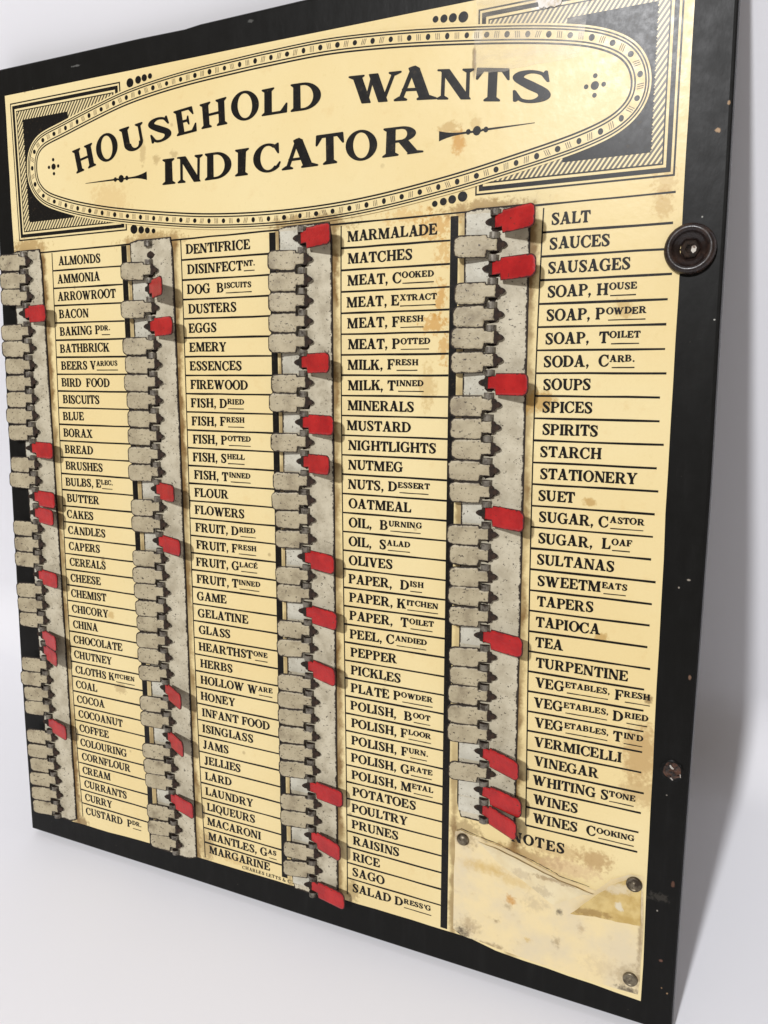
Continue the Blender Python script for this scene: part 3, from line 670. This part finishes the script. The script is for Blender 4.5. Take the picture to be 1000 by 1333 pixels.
# ------------------------------------------------------------------ tin parts, rimmed with rust and painted gap shade
def plate(outline, inset_d, z0, th, dome=0.0, frame=lambda x, y, z: Vector((x * S, -z * S, -y * S))):
    """outline in units (x, y down) -> verts, faces, rim attribute; front at z0 + th"""
    n = len(outline); cx = sum(p[0] for p in outline) / n; cy = sum(p[1] for p in outline) / n
    a2 = sum(outline[i][0] * outline[(i + 1) % n][1] - outline[(i + 1) % n][0] * outline[i][1] for i in range(n))
    if a2 > 0: outline = outline[::-1]
    ins = []
    for i in range(n):
        a, p_, b = outline[i - 1], outline[i], outline[(i + 1) % n]
        e1 = (p_[0] - a[0], p_[1] - a[1]); e2 = (b[0] - p_[0], b[1] - p_[1])
        l1, l2 = math.hypot(*e1) or 1, math.hypot(*e2) or 1
        n1 = (e1[1] / l1, -e1[0] / l1); n2 = (e2[1] / l2, -e2[0] / l2)
        mx, my = n1[0] + n2[0], n1[1] + n2[1]; l = max(.6, math.hypot(mx, my)) ; mm = (mx / l, my / l)
        ins.append((p_[0] + mm[0] * inset_d, p_[1] + mm[1] * inset_d))
    v = [frame(x, y, z0) for x, y in outline] + [frame(x, y, z0 + th) for x, y in outline] + [frame(x, y, z0 + th + dome) for x, y in ins]
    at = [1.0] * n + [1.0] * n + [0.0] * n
    f = []
    for i in range(n):
        j = (i + 1) % n
        f.append([i, j, n + j, n + i]); f.append([n + i, n + j, 2 * n + j, 2 * n + i])
    f.append([2 * n + i for i in range(n)]); f.append(list(range(n))[::-1])
    return v, f, at

def arc(cx, cy, r, a0, a1, n=5): return [(cx + r * math.cos(math.radians(a0 + (a1 - a0) * i / n)), cy + r * math.sin(math.radians(a0 + (a1 - a0) * i / n))) for i in range(n + 1)]
def tab_mesh(name, L, top_mat, lug_lift):
    hb, nt, nb, cr_ = .50, -.38, .22, .27
    # body, far end at x = -L, neck, shoulder at x = -.30
    out = [(-.30, -hb)] + arc(-L + cr_, -hb + cr_, cr_, 270, 180) + arc(-L + cr_, hb - cr_, cr_, 180, 90) + [(-.30, hb), (-.25, nb), (.20, nb), (.20, nt), (-.25, nt)]
    out = [(x + (.03 * math.cos(y * 3.0) * -1 if x < -L + .1 else 0), y) for x, y in out]
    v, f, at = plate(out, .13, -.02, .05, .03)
    fm = [0] * len(f)
    # rusty lug beyond the pivot
    lug = [(x, y - .07) for x, y in [(.20, -.30), (.33, -.27), (.36, -.17), (.50, -.13), (.60, -.06), (.63, .0), (.60, .07), (.50, .13), (.36, .16), (.33, .27), (.20, .30)]]
    lv, lf, _ = plate(lug, .03, -.03, .06, .0, frame=lambda x, y, z: Vector((x * S, -(z + lug_lift * (x - .2)) * S, -y * S)))
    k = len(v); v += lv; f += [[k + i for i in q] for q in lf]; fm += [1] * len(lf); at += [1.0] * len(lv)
    me = bpy.data.meshes.new(name); me.from_pydata([tuple(p) for p in v], [], f)
    me.materials.append(top_mat); me.materials.append(m_rust)
    for p_, m_ in zip(me.polygons, fm): p_.material_index = m_
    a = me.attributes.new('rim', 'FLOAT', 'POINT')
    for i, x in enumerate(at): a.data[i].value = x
    me.update(); return me
grey_me = [tab_mesh('grey_tab', L, m_grey, .12) for L in (1.76, 1.81, 1.72)]
# a red tab is the same leaf turned over to the right, seen from its red side
def mirror(me):
    for v in me.vertices: v.co.x = -v.co.x
    me.flip_normals(); return me
red_me = [mirror(tab_mesh('red_tab', L, m_red, .42)) for L in (2.16, 2.20)]

RED = [{3: 14, 11: 13, 14: 14, 15: 17, 19: 16, 23: 23, 24: 24, 29: 17}, {2: 34, 4: 21, 13: 27, 16: 21, 25: 29, 28: 29, 32: 18},
       {0: 24, 6: 25, 9: 20, 11: 27, 16: 21, 19: 18, 22: 24, 29: 12, 32: 19, 35: 12}, {0: 29, 2: 21, 7: 25, 13: 26, 19: 22, 25: 28, 27: 21, 28: 29}]
MISSING = {(1, 0)}
AX = -2.13
SIDE = ['first', 'second', 'third', 'fourth']
AXH = .24
def plain(txt): return txt.replace('{', '').replace('}', '').replace('  ', ' ').replace('e', 'E').title().replace("'D", "'d")
for j, L in enumerate(LISTS):
    n = len(L)
    ytop, ybot = -.34, (36.25, 36.35, 36.2, 29.3)[j]
    xl, xr = XL[j] - 3.55, XL[j] - .50
    if j == 0: xl, xr = -2.86, -.46
    if j == 1: xl += .1
    o_pts = []
    def jit(a, b, m, amp=.007):
        return [(a[0] + (b[0] - a[0]) * i / m + (random.uniform(-amp, amp) if 0 < i else 0), a[1] + (b[1] - a[1]) * i / m + (random.uniform(-amp, amp) if 0 < i else 0)) for i in range(m)]
    kx = pv(PX[j], .95)
    o_pts = jit((xl, ytop + .12), (xl + kx * .6, ybot - .25), 60) + jit((xl + kx * .6 + .2, ybot), (xr + kx * .6 - .15, ybot + .05), 6) + jit((xr + kx * .6, ybot - .2), (xr, ytop + .15), 60) + jit((xr - .12, ytop), (xl + .1, ytop), 6)
    v, f, at = plate(o_pts, .17, .0, .075, .0, frame=lambda x, y, z: P(x, y, DP + z))
    fm = [0] * len(f)
    # steel knuckles that hold the pivots, one between every two tabs
    for k in range(n + 1):
        yk = k - .12 + .24 * min(1, k / 16) + .02 * math.sin(k * 1.7) + (.05 if k == 0 else 0); ax_ = XL[j] + AX + pv(PX[j], k / 35.)
        b0 = len(v); m = 7
        for e in (-.14, .14):
            for i in range(m + 1):
                a = math.pi * i / m
                v.append(P(ax_ + .24 * math.cos(a) * (1.05 if i in (0, m) else 1), yk + e + random.uniform(-.015, .015), DP + .06 + (AXH + .06) * math.sin(a) ** .7)); at.append(0.2)
        for i in range(m): f.append([b0 + i, b0 + i + 1, b0 + m + 2 + i, b0 + m + 1 + i]); fm.append(1)
        f.append([b0 + i for i in range(m + 1)][::-1]); fm.append(2)
        f.append([b0 + m + 1 + i for i in range(m + 1)]); fm.append(2)
    # rust flakes torn out along the pivot line
    for k in range(n):
        ax_ = XL[j] + AX + pv(PX[j], k / 35.); yc = k + .42 + .16 * min(1, k / 16)
        m = 9; b0 = len(v); sx = (.42 if not (j, k) in MISSING else .42)
        hgt = .29
        for i in range(m):
            a = 2 * math.pi * i / m; rr = random.uniform(.55, 1.1)
            v.append(P(ax_ + .06 + sx * rr * math.cos(a) * .75, yc + .1 + hgt * rr * math.sin(a), DP + .080)); at.append(1.0)
        f.append([b0 + i for i in range(m)][::-1]); fm.append(2)
    # cleaner enamel where a turned tab has bared the rail
    for k in RED[j]:
        x0_ = xl + kx * .6 * k / 36 + .10; x1_ = XL[j] + AX + pv(PX[j], k / 35.) - .12; yc = k + .38 + .24 * min(1, k / 16); b0 = len(v)
        y0_, y1_ = max(yc - .48, ytop + .12), min(yc + .48, ybot - .35)
        for x, y in ((x0_, y0_), (x1_, y0_), (x1_, y1_), (x0_, y1_)): v.append(P(x, y, DP + .0775)); at.append(0.0)
        f.append([b0 + 3, b0 + 2, b0 + 1, b0]); fm.append(3)
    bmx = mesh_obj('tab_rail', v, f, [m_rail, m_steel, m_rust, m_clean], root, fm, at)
    bmx['label'] = 'rusty pale metal rail of the %s list' % SIDE[j]
    for k in range(n):
        if (j, k) in MISSING: continue
        ax_ = XL[j] + AX + pv(PX[j], k / 35.); yc = k + .38 + .24 * min(1, k / 16)
        red = RED[j].get(k)
        me = random.choice(red_me if red else grey_me)
        o = bpy.data.objects.new('red_tab' if red else 'grey_tab', me); C.objects.link(o); o.parent = bmx
        o.location = P(ax_ + (.15 if red else 0) + random.uniform(-.03, .03), yc + random.uniform(-.02, .02), DP + AXH)
        yaw = random.uniform(-.02, .02)
        if red:
            o.rotation_euler = (0, yaw, 0)
            o.rotation_euler = (Matrix.Rotation(math.radians(-red), 3, 'Z') @ Matrix.Rotation(yaw, 3, 'Y')).to_euler()
            o['label'] = 'red tab turned over beside %s' % plain(L[k])
        else:
            up = random.uniform(4, 12)
            o.rotation_euler = (Matrix.Rotation(math.radians(up), 3, 'Z') @ Matrix.Rotation(yaw + random.uniform(-.02, .02), 3, 'Y')).to_euler()

# ------------------------------------------------------------------ notes sheet, tacks, screw cup, screw hole
def crumple(name, outline, d0, mat, amp, parent, fold=None):
    n = 26; xs_ = [p_[0] for p_ in outline]; ys_ = [p_[1] for p_ in outline]
    vs = [Vector(p_) for p_ in outline]; edges = [(i, (i + 1) % len(vs)) for i in range(len(vs))]
    def inside(x, y):
        c = False; q = outline
        for i in range(len(q)):
            a, b = q[i], q[i - 1]
            if (a[1] > y) != (b[1] > y) and x < (b[0] - a[0]) * (y - a[1]) / (b[1] - a[1]) + a[0]: c = not c
        return c
    step = .28; y = min(ys_)
    while y < max(ys_):
        x = min(xs_)
        while x < max(xs_):
            if inside(x, y): vs.append(Vector((x + random.uniform(-.06, .06), y + random.uniform(-.06, .06))))
            x += step
        y += step
    r_ = delaunay_2d_cdt(vs, edges, [list(range(len(outline)))], 1, 1e-4)
    ver = []
    for p_ in r_[0]:
        x, y = p_
        h = amp * (math.sin(x * 1.7 + 1.3 * math.sin(y * .9)) * .5 + math.sin(y * 2.3 + x * .8) * .35 + math.sin((x + y) * 4.1) * .15) + amp
        if fold: h += fold(x, y)
        ver.append(P(x, y, d0 + h))
    fs = []
    for q in r_[2]:
        a, b, c = (ver[i] for i in q)
        nn = (b - a).cross(c - a); fs.append(list(q) if nn.y < 0 else list(q)[::-1])
    o = mesh_obj(name, ver, fs, mat, parent, smooth=True)
    return o
def rag(pts, n, amp):
    out = []
    for a, b in zip(pts[:-1], pts[1:]):
        for i in range(n):
            f_ = i / n; out.append((a[0] + (b[0] - a[0]) * f_ + random.uniform(-amp, amp), a[1] + (b[1] - a[1]) * f_ + random.uniform(-amp, amp)))
    return out
base = rag([(26.02, 30.2), (26.3, 30.06), (28.42, 30.42), (30.0, 30.8), (31.39, 31.22), (33.18, 31.46), (33.86, 30.68), (34.69, 30.18), (35.3, 30.12), (35.42, 33), (35.38, 36.3), (31, 36.25), (28.3, 36.1), (26.4, 35.95), (26.0, 35.7), (25.98, 33), (26.02, 30.2)], 4, .02)
notes = crumple('note_sheet', base, DP + .012, m_note, .03, None)
notes.matrix_world = ROOT_M
notes['label'] = 'torn yellowed note sheet pinned at the bottom right of the board'; notes['category'] = 'note sheet'
s_ = Sheet(); pe = rag_early([(26.1, 30.12), (26.35, 30.0), (28.42, 30.36), (30.0, 30.75), (30.9, 30.98), (31.39, 31.18), (33.18, 31.42)], 6, .02)
for a, b in zip(pe[:-1], pe[1:]): s_.line(a, b, random.uniform(.012, .045), DP + .011 + random.uniform(0, .0008))  # dirt and shade along the tear, painted as a thin brown line
o = s_.build('tear_dirt_shade', m_hole, notes); o['label'] = 'dark brown line of dirt and painted shade along the torn upper edge'
crumple('torn_film', rag([(27.2, 30.32), (28.42, 30.46), (30.0, 30.86), (31.39, 31.26), (33.1, 31.5), (32.2, 32.1), (31.2, 32.75), (29.6, 31.9), (28.2, 31.2), (27.2, 30.32)], 4, .03), DP + .07, m_film, .03, notes,
        lambda x, y: .26 * max(0, 1 - abs((y - 30.4 - (x - 28.4) * .24)) / .45))
crumple('torn_flap', rag([(32.06, 32.9), (33.25, 31.55), (34.0, 30.75), (34.8, 30.3), (35.25, 30.4), (35.3, 32.62), (34.2, 32.75), (33.2, 32.8), (32.06, 32.9)], 4, .03), DP + .07, m_amber, .025, notes,
        lambda x, y: .18 * max(0, 1 - abs(x - 32.9 + (y - 32.0) * .8) / .6))

def lathe(name, x, y, profile, n, mats, parent, d0=0.0, fm=None, jit=0.0):
    v = []; f = []; ms = []
    for (r_, z) in profile:
        for i in range(n):
            a = 2 * math.pi * i / n; rr = r_ * (1 + random.uniform(-jit, jit))
            v.append(P(x + rr * math.cos(a), y + rr * math.sin(a), d0 + z + random.uniform(-jit, jit) * .3))
    for k in range(len(profile) - 1):
        for i in range(n):
            j = (i + 1) % n; f.append([k * n + i, (k + 1) * n + i, (k + 1) * n + j, k * n + j]); ms.append(fm[k] if fm else 0)
    f.append([(len(profile) - 1) * n + i for i in range(n)]); ms.append(fm[-1] if fm else 0)
    bm = bmesh.new(); me = bpy.data.meshes.new(name); me.from_pydata([tuple(q) for q in v], [], f)
    for m_ in mats: me.materials.append(m_)
    for p_, q in zip(me.polygons, ms): p_.material_index = q; p_.use_smooth = True
    bm.from_mesh(me); bmesh.ops.recalc_face_normals(bm, faces=bm.faces); bm.to_mesh(me); bm.free()
    o = bpy.data.objects.new(name, me); C.objects.link(o); o.parent = parent
    return o
for (x, y, r_, lab) in ((26.45, 30.5, .32, 'domed brass tack at the top left of the note sheet'), (34.92, 30.58, .36, 'flat brown tack at the top right of the note sheet'), (34.98, 35.52, .34, 'flat brown tack at the bottom right of the note sheet')):
    pr = [(r_, 0), (r_ * 1.02, .05), (r_ * .9, .12), (r_ * .6, .19), (r_ * .25, .22), (.02, .225)] if r_ < .33 else [(r_, 0), (r_ * 1.03, .05), (r_ * .97, .12), (r_ * .8, .15), (r_ * .72, .12), (r_ * .35, .10), (r_ * .25, .13), (.02, .14)]
    o = lathe('tack', x, y, pr, 28, [m_tack], None, DP + .07); o.matrix_world = ROOT_M; o['label'] = lab; o['category'] = 'tack'; o['group'] = 'tacks pinning the note sheet'
cup = lathe('screw_cup', 35.72, 2.02, [(.98, .02), (1.02, .10), (1.0, .22), (.92, .33), (.83, .36), (.74, .33), (.68, .24), (.66, .20), (.56, .14), (.42, .03), (.36, -.02)], 48, [m_cup], root, .02, jit=.004)
cup['label'] = 'dark brown round screw cup overlapping the paper edge'
o = lathe('screw', 35.72, 2.02, [(.40, .0), (.40, .05), (.34, .10), (.20, .11), (.19, .04), (.02, .02)], 6, [m_rust, m_screw], cup, .03, fm=[0, 0, 0, 0, 0, 0])
s_ = Sheet(); s_.poly([(35.78, 1.93), (35.9, 1.88), (35.97, 1.98), (35.95, 2.12), (35.84, 2.2), (35.76, 2.1)], .155); s_.build('screw_tip', m_screw, cup)
hole = lathe('screw_hole', 36.28, 24.66, [(.50, .01), (.46, .05), (.40, .04), (.33, -.0), (.24, .035), (.14, .02), (.03, .03)], 22, [m_board, m_hole], root, .01, fm=[0, 0, 1, 1, 1, 1, 1], jit=.12)
hole['label'] = 'rusty bare screw hole in the black margin'
s_ = Sheet(); s_.poly([(36.15, 24.40), (36.2, 24.37), (36.25, 24.45), (36.34, 24.52), (36.33, 24.57), (36.24, 24.56), (36.17, 24.48)], .085); s_.poly([(36.2, 25.0), (36.26, 24.97), (36.34, 25.08), (36.3, 25.1)], .085)
s_.poly([(36.6, 24.75), (36.64, 24.76), (36.66, 24.92), (36.62, 24.9)], .06); s_.build('plaster_chip', m_chip, hole)
